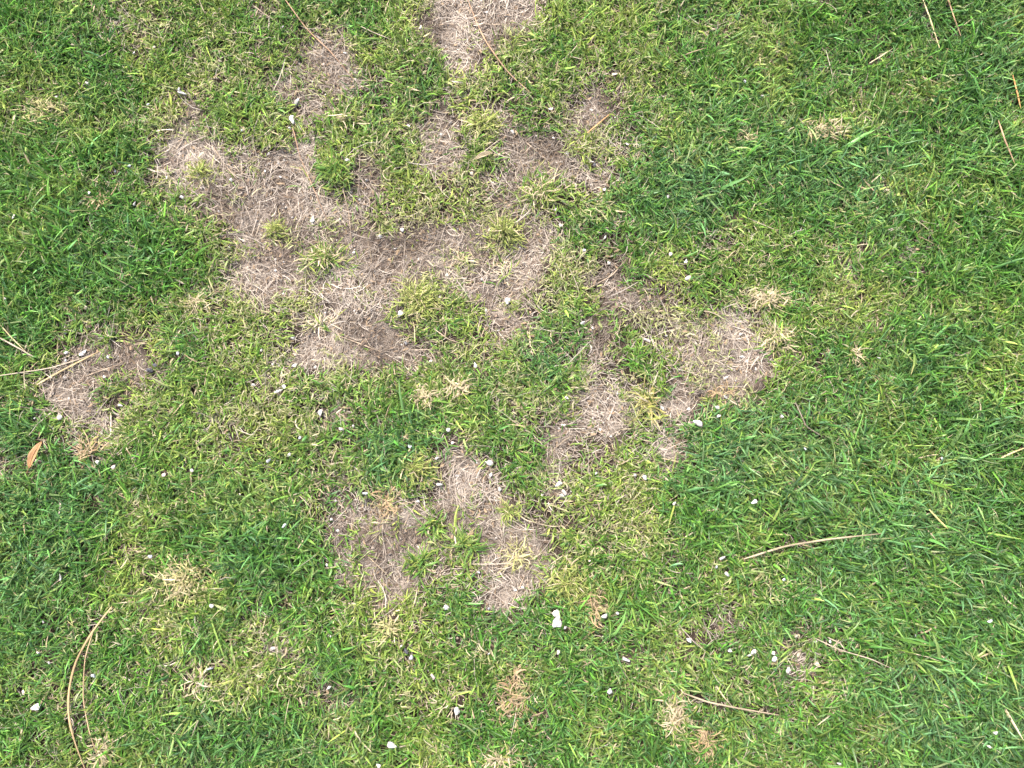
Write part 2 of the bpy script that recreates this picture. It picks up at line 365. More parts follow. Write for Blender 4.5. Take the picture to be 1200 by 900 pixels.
# ------------------------------------------------------------------ placed things, in photo pixels
# straws and needles: points, width px, colour, name, label
RUSTY, TAN, PALEC, GREYB = col(.32, .20, .12), col(.30, .23, .16), col(.33, .275, .20), col(.20, .16, .125)
NEEDLES = [
 ([(131,711),(108,740),(88,775),(80,810),(80,842),(88,872),(101,905)], 5.0, col(.34,.24,.12), 'dry_grass_blade', 'long curved tan blade arching up from the bottom left edge, the thicker of two'),
 ([(110,737),(99,772),(97,820),(105,860),(119,900)], 2.6, col(.32,.23,.13), 'dry_grass_blade', 'thin curved tan blade inside the arc of the thick one at lower left'),
 ([(331,-5),(360,35),(387,60),(415,94)], 3.0, RUSTY, 'pine_needle', 'long orange pine needle running down into the bare patch at the top left'),
 ([(546,-6),(560,30),(570,50),(595,85),(621,108)], 3.6, RUSTY, 'pine_needle', 'longest orange brown needle, falling from the top edge across the sandy strip'),
 ([(343,150),(352,185),(365,215),(385,262)], 2.6, RUSTY, 'pine_needle', 'brown needle below the brightest white stone in the large bare patch'),
 ([(248,170),(265,195),(283,216)], 2.4, TAN, 'pine_needle', 'short slanting needle in the upper left arm of the large bare patch'),
 ([(402,222),(409,250),(412,287)], 2.6, TAN, 'pine_needle', 'upright tan needle right of the large bare patch, under the small grass cushion'),
 ([(422,180),(421,205),(420,233)], 2.0, GREYB, 'pine_needle', 'thin upright brown needle in the narrow bare gap right of the grass cushion'),
 ([(-6,441),(57,432),(90,422),(121,411)], 3.2, PALEC, 'straw', 'long pale straw reaching in from the left edge over the small bare patch'),
 ([(43,451),(73,434),(118,411)], 4.6, col(.45,.33,.17), 'straw', 'thick brown straw crossing the pale one on the left bare patch'),
 ([(-6,393),(20,407),(39,418)], 3.6, PALEC, 'straw', 'pale straw at the left edge above the crossed straws, lower of a pair'),
 ([(-2,378),(12,394),(30,412)], 2.4, col(.5,.42,.2), 'straw', 'thin yellowish straw at the left edge, upper of a pair'),
 ([(100,441),(122,433),(141,427)], 3.0, TAN, 'straw', 'short tan straw just below the crossed straws on the left bare patch'),
 ([(872,655),(920,640),(970,632),(1036,625)], 4.6, col(.30,.25,.16), 'grass_stalk', 'thick pale stalk lying almost level across the green right of centre'),
 ([(800,812),(830,823),(870,831),(913,838)], 3.8, col(.30,.24,.16), 'grass_stalk', 'tan stalk sloping right from the pale tuft near the bottom edge'),
 ([(955,748),(985,762),(1020,772),(1051,786)], 2.6, PALEC, 'straw', 'thin pale straw leaving the small stony hole at lower right'),
 ([(970,747),(985,754),(991,763)], 2.4, PALEC, 'straw', 'short bent straw over the dark hole at lower right'),
 ([(1080,-5),(1090,22),(1101,56)], 3.4, col(.5,.42,.22), 'straw', 'yellowish straw at the top right edge, left one of two'),
 ([(1110,-4),(1118,20),(1126,42)], 3.2, RUSTY, 'pine_needle', 'orange needle at the top right edge, right one of two'),
 ([(1187,88),(1192,108),(1196,126)], 4.0, col(.48,.24,.09), 'pine_needle', 'bright rusty needle at the far right edge, upper of two'),
 ([(1170,141),(1178,165),(1189,191)], 4.0, RUSTY, 'pine_needle', 'brown needle at the far right edge, lower of two'),
 ([(688,156),(700,146),(714,134)], 3.4, col(.50,.28,.12), 'pine_needle', 'short orange needle slanting over the dark bare spot right of top centre'),
 ([(1089,597),(1100,609),(1111,620)], 4.0, col(.52,.44,.17), 'straw', 'short yellow straw in the deep green grass at right'),
 ([(395,393),(420,402),(448,413)], 2.8, TAN, 'pine_needle', 'tan needle lying across the lower end of the large bare patch'),
 ([(686,340),(717,323),(734,304)], 3.0, TAN, 'twig', 'thin tan twig pointing up right over the bare spot right of centre'),
 ([(558,27),(580,29),(604,28)], 3.0, TAN, 'straw', 'short level straw on the sandy strip at the top edge'),
 ([(1169,539),(1185,531),(1206,523)], 3.4, col(.52,.44,.20), 'straw', 'yellow straw poking in from the right edge'),
 ([(600,707),(608,690),(617,670)], 2.6, TAN, 'pine_needle', 'short needle standing slanted in the lower bare patch, at its right end'),
 ([(473,617),(480,603),(490,588)], 2.2, TAN, 'pine_needle', 'short needle right of the rusty dead clump in the lower bare patch'),
 ([(423,31),(440,39),(458,46)], 2.4, PALEC, 'straw', 'short pale straw on the green tuft between the two top bare patches'),
 ([(567,178),(578,169),(588,162)], 2.4, PALEC, 'twig', 'pale twig beside the curled tan leaf, left of a group of three'),
 ([(606,174),(617,165),(628,157)], 2.4, GREYB, 'twig', 'brown twig rising right, middle of three on the upper central bare strip'),
 ([(617,167),(632,180),(648,194)], 3.0, TAN, 'twig', 'tan twig falling right, rightmost of three on the upper central bare strip'),
 ([(697,480),(702,470),(709,459)], 2.2, PALEC, 'straw', 'tiny pale straw on the bare patch right of centre'),
 ([(689,452),(700,417),(703,391)], 2.2, GREYB, 'twig', 'thin brown twig standing in the narrow bare gully right of centre'),
 ([(932,471),(945,500),(968,514)], 2.2, GREYB, 'twig', 'dark bent twig at the edge of the deep green right half'),
 ([(1019,74),(1032,66),(1046,57)], 3.0, col(.5,.43,.25), 'straw', 'short pale straw in the green grass of the upper right'),
 ([(253,251),(265,252),(277,252)], 2.0, TAN, 'pine_needle', 'short level needle at the left rim of the large bare patch'),
 ([(297,6),(308,15),(321,23)], 2.0, TAN, 'straw', 'thin tan straw near the top edge, left of the long orange needle'),
 ([(508,385),(526,398),(540,402)], 2.2, TAN, 'pine_needle', 'thin needle under the round yellow green cushion in the centre'),
]

# tufts: x, y, rx, ry, sort, label     (sort: cushion = short yellow green, green, straw, rust, star, mixed)
TUFTS = [
 (565,145,25,18,'cushion','small yellow green grass cushion on the bare strip above centre'),
 (492,350,31,29,'cushion','round yellow green grass cushion at the right rim of the large bare patch'),
 (394,202,28,27,'green','green grass cushion between the large bare patch and the narrow gap'),
 (405,136,30,24,'mixed','grass tuft with a straw coloured heart at the top of the large bare patch'),
 (665,685,27,27,'cushion','bright yellow green cushion beside the pair of big white stones'),
 (590,270,26,22,'cushion','pale yellow tuft in the middle of the upper central bare ground'),
 (635,227,36,26,'mixed','green and straw tuft between two bare strips above centre'),
 (540,302,22,18,'star','tuft of splayed pale stems left of centre top, in brown thatch'),
 (378,298,36,24,'mixed','sparse yellow green tuft inside the large bare patch'),
 (321,268,18,14,'cushion','tiny yellow green sprig, smallest growth inside the large bare patch'),
 (216,680,38,32,'palecushion','broad bleached yellow tuft in the lower left grass'),
 (608,652,18,16,'palecushion','thin yellowish growth inside the lower bare patch, right part'),
 (596,600,18,9,'cushion','small yellow sprig at the right of the lower bare patch, upper part'),
 (488,549,23,18,'cushion','yellow green tuft above the lower bare patch'),
 (455,736,21,14,'palecushion','pale yellow tuft under the left tip of the lower bare patch'),
 (790,838,20,36,'straw','tall pale straw tuft near the bottom edge right of centre'),
 (968,155,29,22,'straw','bleached straw tuft alone in the upper right green'),
 (601,815,19,30,'rust','largest rusty brown dead clump near the bottom, in green grass'),
 (453,588,14,20,'rust','rusty dead clump at the top of the lower bare patch'),
 (105,528,18,17,'rust','rusty dead clump right of the dry orange leaf'),
 (697,712,11,25,'rust','upright tan dead clump beside a white stone, right of the yellow cushion'),
 (590,316,20,18,'star','star of bare pale stems on the central bare ground'),
 (903,351,34,14,'straw','flat straw tuft above the stony patch right of centre'),
 (914,397,20,18,'straw','round straw tuft at the right rim of the stony patch'),
 (500,464,20,16,'straw','straw coloured tuft in the green just under the picture centre line'),
 (537,454,18,14,'straw','smaller straw tuft right of the central one'),
 (228,356,16,10,'straw','small pale straw tuft left of the large bare patch'),
 (1002,416,10,12,'straw','small tan straw tuft in the right half grass'),
 (528,825,17,13,'star','small bare stemmed tuft around a large white stone at bottom centre'),
 (587,889,27,12,'straw','straw tuft cut by the bottom edge'),
 (234,799,15,14,'star','knot of bare straw stems in the lower left grass'),
 (119,880,12,24,'straw','thin straw tuft at the bottom left between the curved blades'),
 (828,868,16,24,'rust','brown dead sprig right of the pale straw tuft near the bottom'),
 (55,130,34,22,'palecushion','bleached grassy tuft in the upper left lawn'),
 (375,378,24,13,'star','tangle of straw stems in the lower part of the large bare patch'),
 (760,470,15,26,'longblades','tuft of long yellow blades between the two right hand bare patches'),
 (545,638,22,14,'green','green sprig crossing the lower bare patch'),
 (508,616,17,14,'green','small green sprig at the upper middle of the lower bare patch'),
 (490,660,22,13,'green','green sprig at the lower middle of the lower bare patch'),
 (235,200,20,16,'cushion','yellowish sprig in the upper left arm of the large bare patch'),
 (118,238,18,10,'rust','flattened orange brown clump in the upper left lawn'),
 (875,160,14,12,'straw','tan dead tips in the dark green clump above right of centre'),
 (845,460,20,10,'rust','low tan dead growth at the lower rim of the stony patch'),

]


# pebbles: x, y, size px, colour
PEBBLES = [
 (157,62,6,'white'),(103,97,5,'white'),(214,109,11,'white'),(209,104,8,'grey'),(135,200,5,'blue'),(151,194,5,'blue'),(157,239,7,'white'),(104,225,5,'white'),(195,208,6,'white'),(213,231,6,'white'),(237,211,4,'white'),(233,219,4,'white'),(258,71,4,'tan'),(16,253,7,'white'),(256,248,5,'white'),(283,152,6,'blue'),(285,282,4,'white'),(180,55,6,'tan'),(173,122,4,'blue'),(66,113,5,'white'),(85,52,5,'tan'),
 (331,31,8,'grey'),(342,139,11,'white'),(339,149,6,'white'),(347,120,8,'grey'),(405,62,5,'white'),(314,180,6,'white'),(326,190,7,'grey'),(333,187,5,'grey'),(407,187,7,'white'),(430,211,7,'white'),(478,147,5,'white'),(528,143,6,'grey'),(553,203,7,'tan'),(366,257,8,'white'),(398,257,5,'white'),(335,243,5,'white'),(329,207,4,'white'),(471,269,8,'grey'),(463,291,4,'white'),(421,233,5,'white'),(552,228,4,'white'),(532,296,6,'white'),(270,210,4,'white'),(493,31,6,'white'),(524,28,5,'white'),(310,200,6,'grey'),
 (600,153,8,'white'),(649,161,5,'white'),(697,193,8,'dark'),(694,189,5,'white'),(708,222,7,'white'),(657,264,6,'white'),(709,278,6,'white'),(721,137,4,'white'),(720,86,9,'tan'),(735,168,6,'white'),(786,297,9,'pink'),(783,230,5,'white'),(873,95,6,'blue'),(894,112,5,'white'),(652,246,4,'white'),(645,127,6,'white'),(693,128,5,'white'),(685,293,6,'blue'),
 (76,413,9,'white'),(77,423,7,'white'),(96,414,9,'white'),(76,442,6,'white'),(70,489,7,'white'),(132,547,9,'pink'),(113,541,10,'white'),(127,418,5,'blue'),(100,360,6,'tan'),(141,475,6,'white'),(225,551,10,'grey'),(192,556,8,'pink'),(208,414,5,'blue'),(40,490,4,'white'),(281,579,5,'pink'),(5,350,5,'white'),(258,597,4,'pink'),(297,451,7,'grey'),(175,434,9,'dark'),(181,428,7,'dark'),(122,441,5,'white'),
 (327,458,9,'white'),(333,453,6,'white'),(375,483,8,'white'),(400,503,8,'white'),(414,499,6,'white'),(469,366,9,'white'),(319,426,5,'white'),(326,428,4,'grey'),(345,428,6,'white'),(306,410,6,'white'),(314,540,6,'blue'),(338,533,5,'white'),(351,513,5,'blue'),(525,504,6,'white'),(530,519,7,'pink'),(512,537,6,'white'),(514,568,8,'white'),(559,542,5,'white'),(536,557,7,'grey'),(574,543,8,'white'),(575,557,6,'white'),(585,573,7,'white'),(428,578,6,'blue'),(596,352,9,'white'),(493,321,4,'white'),(505,423,5,'white'),(557,428,6,'white'),(388,609,6,'white'),(383,662,6,'white'),(490,588,4,'white'),(480,523,6,'blue'),(584,387,6,'grey'),
 (683,378,6,'white'),(695,384,7,'pink'),(712,334,6,'white'),(713,308,5,'white'),(759,399,8,'pink'),(806,326,7,'white'),(804,306,5,'white'),(862,391,5,'white'),(868,391,6,'white'),(876,397,5,'grey'),(850,442,11,'white'),(863,446,8,'grey'),(851,466,8,'grey'),(841,477,7,'grey'),(843,487,7,'white'),(819,497,10,'white'),(661,498,7,'white'),(655,502,4,'white'),(664,466,5,'white'),(776,477,8,'white'),(696,489,7,'pink'),(703,503,5,'white'),(756,560,10,'white'),(744,557,8,'grey'),(655,567,7,'white'),(661,577,9,'pink'),(699,554,5,'white'),(885,587,8,'white'),(876,424,8,'white'),(885,432,6,'white'),(870,418,6,'white'),(635,580,4,'white'),(790,590,8,'white'),(916,488,5,'white'),(1030,419,5,'white'),(944,526,7,'blue'),
 (42,829,10,'white'),(44,765,6,'white'),(176,652,5,'blue'),(57,777,6,'grey'),(70,676,7,'white'),(246,784,7,'blue'),(248,710,9,'grey'),(109,792,8,'blue'),(27,812,5,'pink'),(50,729,6,'grey'),
 (321,760,10,'white'),(333,616,8,'blue'),(490,641,5,'pink'),(561,671,5,'blue'),(581,630,5,'white'),(523,711,8,'white'),(482,771,10,'blue'),(476,763,9,'dark'),(385,806,5,'white'),(507,793,8,'pink'),(536,833,13,'white'),(457,874,9,'white'),(443,897,8,'white'),(573,766,4,'blue'),(573,713,5,'blue'),(438,633,4,'white'),(387,746,4,'white'),
 (603,690,7,'white'),(613,689,5,'white'),(652,718,10,'white'),(653,729,12,'white'),(662,736,7,'white'),(708,723,10,'white'),(724,719,7,'grey'),(654,765,8,'white'),(691,657,5,'pink'),(847,654,7,'white'),(840,664,6,'blue'),(852,672,10,'white'),(809,750,7,'white'),(856,762,8,'white'),(883,764,6,'white'),(878,768,5,'grey'),(734,773,9,'grey'),(715,810,8,'grey'),(919,679,8,'blue'),
 (907,765,7,'white'),(908,773,6,'white'),(924,786,7,'white'),(934,745,8,'tan'),(937,767,8,'tan'),(958,778,9,'tan'),(957,752,6,'white'),(973,752,5,'white'),(1160,728,6,'blue'),(1168,859,7,'white'),(1160,875,5,'white'),(1074,745,5,'grey'),(983,895,6,'white'),(1104,537,7,'blue'),
]

# where loose things lie, blades keep clear of them
def canopy(x, y):
    return soil_z(x, y) + .003 + .016 * np.clip(cover(x, y), 0, 1) * fields(x, y)[0]

def place(px, py):
    z = 0.006
    for _ in range(3):
        p = ground_at(px, py, z); z = canopy(p[..., 0], p[..., 1])
    return p

peb_pos = place(np.array([p[0] for p in PEBBLES], float), np.array([p[1] for p in PEBBLES], float))
peb_r = np.array([p[2] for p in PEBBLES], float) * MM * .5
LEAF_PX = [(43,533,19,0), (53,542,9,1), (568,185,12,2)]
clear_p = [peb_pos]; clear_r = [peb_r * .7]
lp = place(np.array([43., 38., 48.]), np.array([533., 543., 523.])); clear_p.append(lp); clear_r.append(np.full(3, .010))
needle_pts = []
for pts, w, c, nm, lb in NEEDLES:
    q = np.array(pts, float); t = np.linspace(0, 1, len(q)); tt = np.linspace(0, 1, 25)
    # smooth the traced points
    xs = np.interp(tt, t, q[:, 0]); ys = np.interp(tt, t, q[:, 1])
    for _ in range(3):
        xs[1:-1] = (xs[:-2] + 2 * xs[1:-1] + xs[2:]) / 4; ys[1:-1] = (ys[:-2] + 2 * ys[1:-1] + ys[2:]) / 4
    p = place(xs, ys); z = p[:, 2].copy()
    for _ in range(6): z[1:-1] = (z[:-2] + z[1:-1] + z[2:]) / 3
    p = ground_at(xs, ys, z + .0015)
    needle_pts.append(p)
    k = p[2:-1]; clear_p.append(k); clear_r.append(np.full(len(k), w * MM * .5))
CLP = np.concatenate(clear_p); CLR = np.concatenate(clear_r)
clear_map = np.zeros((NX, NY), np.float32)          # height above which blades may not pass over a loose thing
for (x, y, z), r in zip(CLP, CLR):
    i0, i1 = int((x - r - X0) / RES), int((x + r - X0) / RES) + 1; j0, j1 = int((y - r - Y0) / RES), int((y + r - Y0) / RES) + 1
    if i0 < 0 or j0 < 0 or i1 >= NX or j1 >= NY: continue
    sub = (GX[i0:i1 + 1, j0:j1 + 1] - x) ** 2 + (GY[i0:i1 + 1, j0:j1 + 1] - y) ** 2 < (r + RES * .25) ** 2
    clear_map[i0:i1 + 1, j0:j1 + 1][sub] = 1

def blocked(P):
    """ribbons with a row over a loose thing (seen along the camera's line)"""
    s = P[:, 1:]                                    # skip the root
    mid = np.concatenate([s, (s[:, :-1] + s[:, 1:]) / 2], 1)
    t = (.012 - CAM[2]) / (mid[..., 2] - CAM[2])
    gxp = CAM[0] + (mid[..., 0] - CAM[0]) * t; gyp = CAM[1] + (mid[..., 1] - CAM[1]) * t
    return (sample(clear_map, gxp, gyp) > 0).sum(1)

# ------------------------------------------------------------------ ground
def axis(lo, hi, step, far):
    a = list(np.arange(lo, hi + step / 2, step)); d = step; x = hi
    out = []
    while x < far: d *= 1.35; x += d; out.append(x)
    d = step; x = lo; inn = []
    while x > -far: d *= 1.35; x -= d; inn.append(x)
    return np.array(inn[::-1] + a + out)
ax, ay = axis(-1.0, 1.0, .005, 400), axis(-.8, .9, .005, 400)
AX, AY = np.meshgrid(ax, ay, indexing='ij')
AZ = soil_z(AX, AY)
V = np.stack([AX, AY, AZ], -1).reshape(-1, 3)
I = np.arange(len(ax) * len(ay)).reshape(len(ax), len(ay))
F = np.stack([I[:-1, :-1], I[1:, :-1], I[1:, 1:], I[:-1, 1:]], -1).reshape(-1, 4)
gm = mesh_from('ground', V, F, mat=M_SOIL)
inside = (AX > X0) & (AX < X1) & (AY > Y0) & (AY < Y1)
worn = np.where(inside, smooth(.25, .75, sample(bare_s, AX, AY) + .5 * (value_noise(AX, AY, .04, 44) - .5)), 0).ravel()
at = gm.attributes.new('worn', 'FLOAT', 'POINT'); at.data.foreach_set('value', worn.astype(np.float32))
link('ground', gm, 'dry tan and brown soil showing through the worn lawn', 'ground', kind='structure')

# ------------------------------------------------------------------ living grass
def flow(x, y):
    return 2 * math.pi * 1.3 * value_noise(x, y, .16, 51, 2)

def make_grass(x, y, full=True, r=rng):
    """blades of the shoots rooted at x, y"""
    n = len(x)
    if full:
        vig, yel, blue = fields(x, y); cov = cover(x, y); h = np.clip(sample(halo, x, y) * 1.6, 0, 1)
        yel = np.clip(yel + .36 * h, 0, 1); vig = vig * (1 - .35 * h); blue = blue * (1 - .5 * h)
    else:
        vig = np.clip(.72 + .5 * (value_noise(x, y, .08, 24) - .5), .1, 1)
        yel = np.clip(.28 + 1.1 * (value_noise(x, y, .05, 21) - .5), 0, 1); blue = np.clip(.3 + .7 * (value_noise(x, y, .06, 23) - .5), 0, 1); cov = np.ones(n)
    per = r.integers(2, 6, n)
    idx = np.repeat(np.arange(n), per); m = len(idx)
    vig, yel, blue, cov = vig[idx], yel[idx], blue[idx], cov[idx]
    lean = flow(x, y)[idx]
    az = np.where(r.random(m) < .28, lean + r.normal(0, .9, m), r.random(m) * 2 * math.pi)
    el = np.radians(np.clip(r.normal(55, 20, m), 4, 88))
    droop = np.radians(r.normal(45, 28, m))
    L = (.009 + .0145 * vig) * r.lognormal(0, .32, m) * (.75 + .25 * cov) * (1 - .25 * yel)
    L = np.clip(L, .006, .07)
    W = (.0010 + .0009 * vig) * r.lognormal(0, .25, m)
    base = np.stack([x[idx] + r.normal(0, .0022, m), y[idx] + r.normal(0, .0022, m), np.zeros(m)], -1)
    base[:, 2] = soil_z(base[:, 0], base[:, 1]) - .001 + r.random(m) * .009 * vig * cov if full else r.random(m) * .007
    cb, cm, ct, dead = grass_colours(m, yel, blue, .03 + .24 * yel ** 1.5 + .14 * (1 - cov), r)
    el = np.where(dead, el * .55, el)
    droop = np.where(el - droop < -.45, el + .45, droop)
    roll = r.normal(0, .55, m); bend = r.normal(0, .5, m)
    W = np.where(dead, W * .8, W)
    broad = r.random(m) < .04; W = np.where(broad, W * 1.5, W); L = np.where(broad, L * 1.25, L)
    return [base, az, el, droop, L, W, roll, bend, cb, cm, ct]

def uniform(n, x0=X0 + .05, x1=X1 - .05, y0=Y0 + .05, y1=Y1 - .05):
    return rng.uniform(x0, x1, n), rng.uniform(y0, y1, n)

GX0, GX1, GY0, GY1 = -.84, .84, -.60, .66      # blade by blade here, tiles beyond
area = (GX1 - GX0) * (GY1 - GY0)
x, y = uniform(int(area * 52000), GX0, GX1, GY0, GY1)
corner = ground_at(np.array([0, 1200, 1200, 0]), np.array([0, 0, 900, 900]))
keep = rng.random(len(x)) < cover(x, y) ** 1.15
# tufts are built on their own: the lawn stays out of them
for tx, ty, rx, ry, so, lb in TUFTS:
    c = ground_at(tx, ty)
    e = ((x - c[0]) / (rx * MM)) ** 2 + ((y - c[1]) / (ry * MM)) ** 2
    keep &= ~((e < .8) & (rng.random(len(x)) < (.3 if so in ('star', 'longblades', 'straw') else .55)))
x, y = x[keep], y[keep]
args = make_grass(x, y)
P = ribbon_arrays(*args, rows=ROWS4, prof=W4)[4]
ok = (blocked(P) == 0) | (rng.random(len(P)) < .22)
args = [a[ok] for a in args]
fx, fy = uniform(int(area * 150000), GX0, GX1, GY0, GY1)
fv, fyel, fb = fields(fx, fy)
fm = smooth(.50, .62, value_noise(fx, fy, .040, 81, 2)) * np.clip(1.3 * fyel - .25 + 1.1 * sample(halo, fx, fy), 0, 1) * np.clip(sample(dens, fx, fy) * 1.5 - .1, .04, 1)
for cx_, cy_, cr_ in [(440,180,20),(455,195,16),(620,80,24),(650,97,18),(600,455,24),(520,440,20),(640,470,16),(700,640,26),(742,620,20),(772,628,18),(655,560,16),(890,672,22),(905,692,16),(830,432,20),(760,375,18),(800,388,18),(640,345,16),(180,600,20),(160,720,20),(95,740,16),(300,790,20),(350,800,16),(700,252,16),(545,215,18),(1000,245,18),(890,312,20),(960,292,16),(680,30,18),(772,4,18),(182,28,20),(165,140,16),(300,480,18),(262,482,16),(560,770,18),(470,800,22),(1085,122,14),(185,595,18),(480,185,14),(395,430,20),(440,445,16),(330,500,16),(845,300,18)]:
    q = ground_at(cx_, cy_); d2 = ((fx - q[0]) ** 2 + (fy - q[1]) ** 2) / (cr_ * MM) ** 2
    fm = np.maximum(fm, .85 * np.exp(-d2 * .9))
fk = rng.random(len(fx)) < fm * .55; fx, fy = fx[fk], fy[fk]; n = len(fx)
fel = np.radians(np.clip(rng.normal(45, 22, n), 0, 85)); fdr = np.radians(rng.normal(30, 30, n)); fdr = np.where(fel - fdr < -.4, fel + .4, fdr)
fc = mix(mix(np.broadcast_to(col(.36, .36, .135), (n, 3)), col(.58, .51, .35), rng.random(n)), col(.22, .30, .07), rng.random(n) ** 2.2) * rng.lognormal(0, .18, (n, 1))
fargs = [np.stack([fx, fy, soil_z(fx, fy) + .003 + .008 * rng.random(n)], -1), rng.random(n) * 6.283, fel, fdr, np.clip(.0095 * rng.lognormal(0, .35, n), .004, .022),
         .0011 * rng.lognormal(0, .25, n), rng.normal(0, .6, n), rng.normal(0, 1.1, n), fc * .8, fc, mix(fc, PALE, .5 * rng.random(n))]
fo = blocked(ribbon_arrays(*fargs, rows=ROWS4, prof=W4)[4]) == 0
args = [np.concatenate([a, b[fo]]) for a, b in zip(args, fargs)]
bx, by = args[0][:, 0], args[0][:, 1]
inn = (np.abs(bx) < .77) & (by > -.50) & (by < .62)
g1 = ribbon_arrays(*[a[inn] for a in args], rows=ROWS4, prof=np.array([.75, 1, .82, .08])); g2 = ribbon_arrays(*[a[~inn] for a in args], rows=ROWS4, prof=np.array([.8, 1, .8, .06]))
V = np.concatenate([g1[0], g2[0]]); F = np.concatenate([g1[1], g2[1] + len(g1[0])]); C = np.concatenate([g1[2], g2[2]]); A = np.concatenate([g1[3], g2[3]])
print('blades', inn.sum(), (~inn).sum())
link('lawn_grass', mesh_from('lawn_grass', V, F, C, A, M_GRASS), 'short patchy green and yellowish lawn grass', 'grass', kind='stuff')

# ------------------------------------------------------------------ thatch: dead fibres matted on the soil
x, y = uniform(int(area * 145000), GX0, GX1, GY0, GY1)
b = 1 - cover(x, y)
keep = rng.random(len(x)) < np.clip(.15 + 1.0 * sample(blur(1 - dens, .006), x, y) + .10 * b, 0, 1) * (.55 + .45 * smooth(.3, .6, value_noise(x, y, .05, 61)))
x, y = x[keep], y[keep]; n = len(x)
az = 2 * math.pi * 1.2 * value_noise(x, y, .07, 62, 2) + rng.normal(0, .55, n) + np.pi * rng.integers(0, 2, n)
L = np.clip(.0145 * rng.lognormal(0, .55, n), .004, .055); W = np.clip(.00048 * rng.lognormal(0, .4, n), .0003, .0022)
el = rng.normal(.04, .13, n); droop = rng.normal(.05, .25, n)
base = np.stack([x, y, soil_z(x, y) + .0012 + rng.random(n) ** 2 * .005], -1)
tone = value_noise(x, y, .06, 63)
cm = mix(mix(np.broadcast_to(col(.365, .310, .255), (n, 3)), col(.55, .49, .415), rng.random(n) ** 1.4), col(.075, .056, .044), np.clip(rng.normal(1.3 - tone * 1.9, .36, n), 0, 1))
cm = mix(cm, col(.40, .31, .20), np.clip(rng.normal(-.05, .22, n), 0, 1)) * rng.lognormal(0, .15, (n, 1))
bit = rng.random(n) < .09                             # rotted scraps of leaf and sheath among the fibres
L = np.where(bit, rng.uniform(.003, .008, n), L); W = np.where(bit, rng.uniform(.0012, .003, n), W)
cm = np.where(bit[:, None], mix(np.broadcast_to(col(.10, .07, .05), (n, 3)), col(.33, .24, .15), rng.random(n) ** 1.5), cm)
V, F, C, A, P = ribbon_arrays(base, az, el, droop, L, W, rng.normal(0, .3, n), rng.normal(0, 1.1, n), cm, cm, cm, ROWS4, W4)
print('fibres', n)
link('thatch', mesh_from('thatch', V, F, C, A, M_STRAW), 'matted pale brown dead grass fibres on the bare patches', 'thatch', kind='stuff')

# soil crumbs
x, y = uniform(95000, -.82, .82, -.58, .64)
keep = rng.random(len(x)) < .12 + .88 * sample(dens < .5, x, y); x, y = x[keep], y[keep]; n = len(x)
s = np.clip(.0009 * rng.lognormal(0, .5, n), .0004, .0032)
octa = np.array([(1, 0, 0), (0, 1, 0), (-1, 0, 0), (0, -1, 0), (0, 0, .8), (0, 0, -.8)], float)
of = np.array([(0, 1, 4), (1, 2, 4), (2, 3, 4), (3, 0, 4), (1, 0, 5), (2, 1, 5), (3, 2, 5), (0, 3, 5)])
wh = rng.random(n) < .07; s = np.where(wh, s * 1.4, s)
V = octa[None] * s[:, None, None] * rng.uniform(.6, 1.3, (n, 6, 1))
V += np.stack([x, y, soil_z(x, y) + s * .4], -1)[:, None]
F = (of[None] + np.arange(n)[:, None, None] * 6).reshape(-1, 3)
cc = mix(mix(np.broadcast_to(col(.30, .22, .165), (n, 3)), col(.09, .06, .045), rng.random(n)), col(.66, .63, .58), np.where(wh, .5 + .5 * rng.random(n), .25 * rng.random(n)))
link('soil_crumbs', mesh_from('soil_crumbs', V.reshape(-1, 3), F, np.repeat(cc, 6, 0), np.zeros(n * 6), M_NEEDLE), 'loose brown soil crumbs and grit on the bare patches', 'soil', kind='stuff')

# ------------------------------------------------------------------ lawn beyond the detailed part: one tile of blades, instanced
TS = .42
tiles = bpy.data.collections.new('lawn_tiles')
for k in range(3):
    tx, ty = rng.uniform(-TS / 2, TS / 2, 8200), rng.uniform(-TS / 2, TS / 2, 8200)
    kp = rng.random(len(tx)) < .55 + .45 * smooth(.3, .5, value_noise(tx, ty, .04, 70 + k)); tx, ty = tx[kp], ty[kp]
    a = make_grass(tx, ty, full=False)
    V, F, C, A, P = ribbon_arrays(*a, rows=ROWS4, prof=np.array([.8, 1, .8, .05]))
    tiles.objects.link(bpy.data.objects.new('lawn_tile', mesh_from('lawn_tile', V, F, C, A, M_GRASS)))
pts = []
for i in range(-18, 18):
    for j in range(-17, 19):
        X, Y = (i + .5) * TS, GY0 + (j + .5) * TS
        if not (-2 <= i <= 1 and 0 <= j <= 2) and math.hypot(X, Y) < 7.5: pts.append((X, Y, 0))
me = bpy.data.meshes.new('far_lawn_grass'); me.from_pydata(pts, [], [])
fl = link('far_lawn_grass', me, 'lawn grass going on around the worn part', 'grass', kind='stuff')
ng = bpy.data.node_groups.new('lawn_tiles', 'GeometryNodeTree')
ng.interface.new_socket('Geometry', in_out='INPUT', socket_type='NodeSocketGeometry')
ng.interface.new_socket('Geometry', in_out='OUTPUT', socket_type='NodeSocketGeometry')
gi = ng.nodes.new('NodeGroupInput'); go = ng.nodes.new('NodeGroupOutput')
ip = ng.nodes.new('GeometryNodeInstanceOnPoints'); oi = ng.nodes.new('GeometryNodeCollectionInfo'); oi.inputs['Collection'].default_value = tiles
oi.inputs['Separate Children'].default_value = True; oi.inputs['Reset Children'].default_value = True
ip.inputs['Pick Instance'].default_value = True
rv = ng.nodes.new('FunctionNodeRandomValue'); rv.data_type = 'INT'
rv.inputs[4].default_value = 0; rv.inputs[5].default_value = 3
cx = ng.nodes.new('ShaderNodeMath'); cx.operation = 'MULTIPLY'; cx.inputs[1].default_value = math.pi / 2
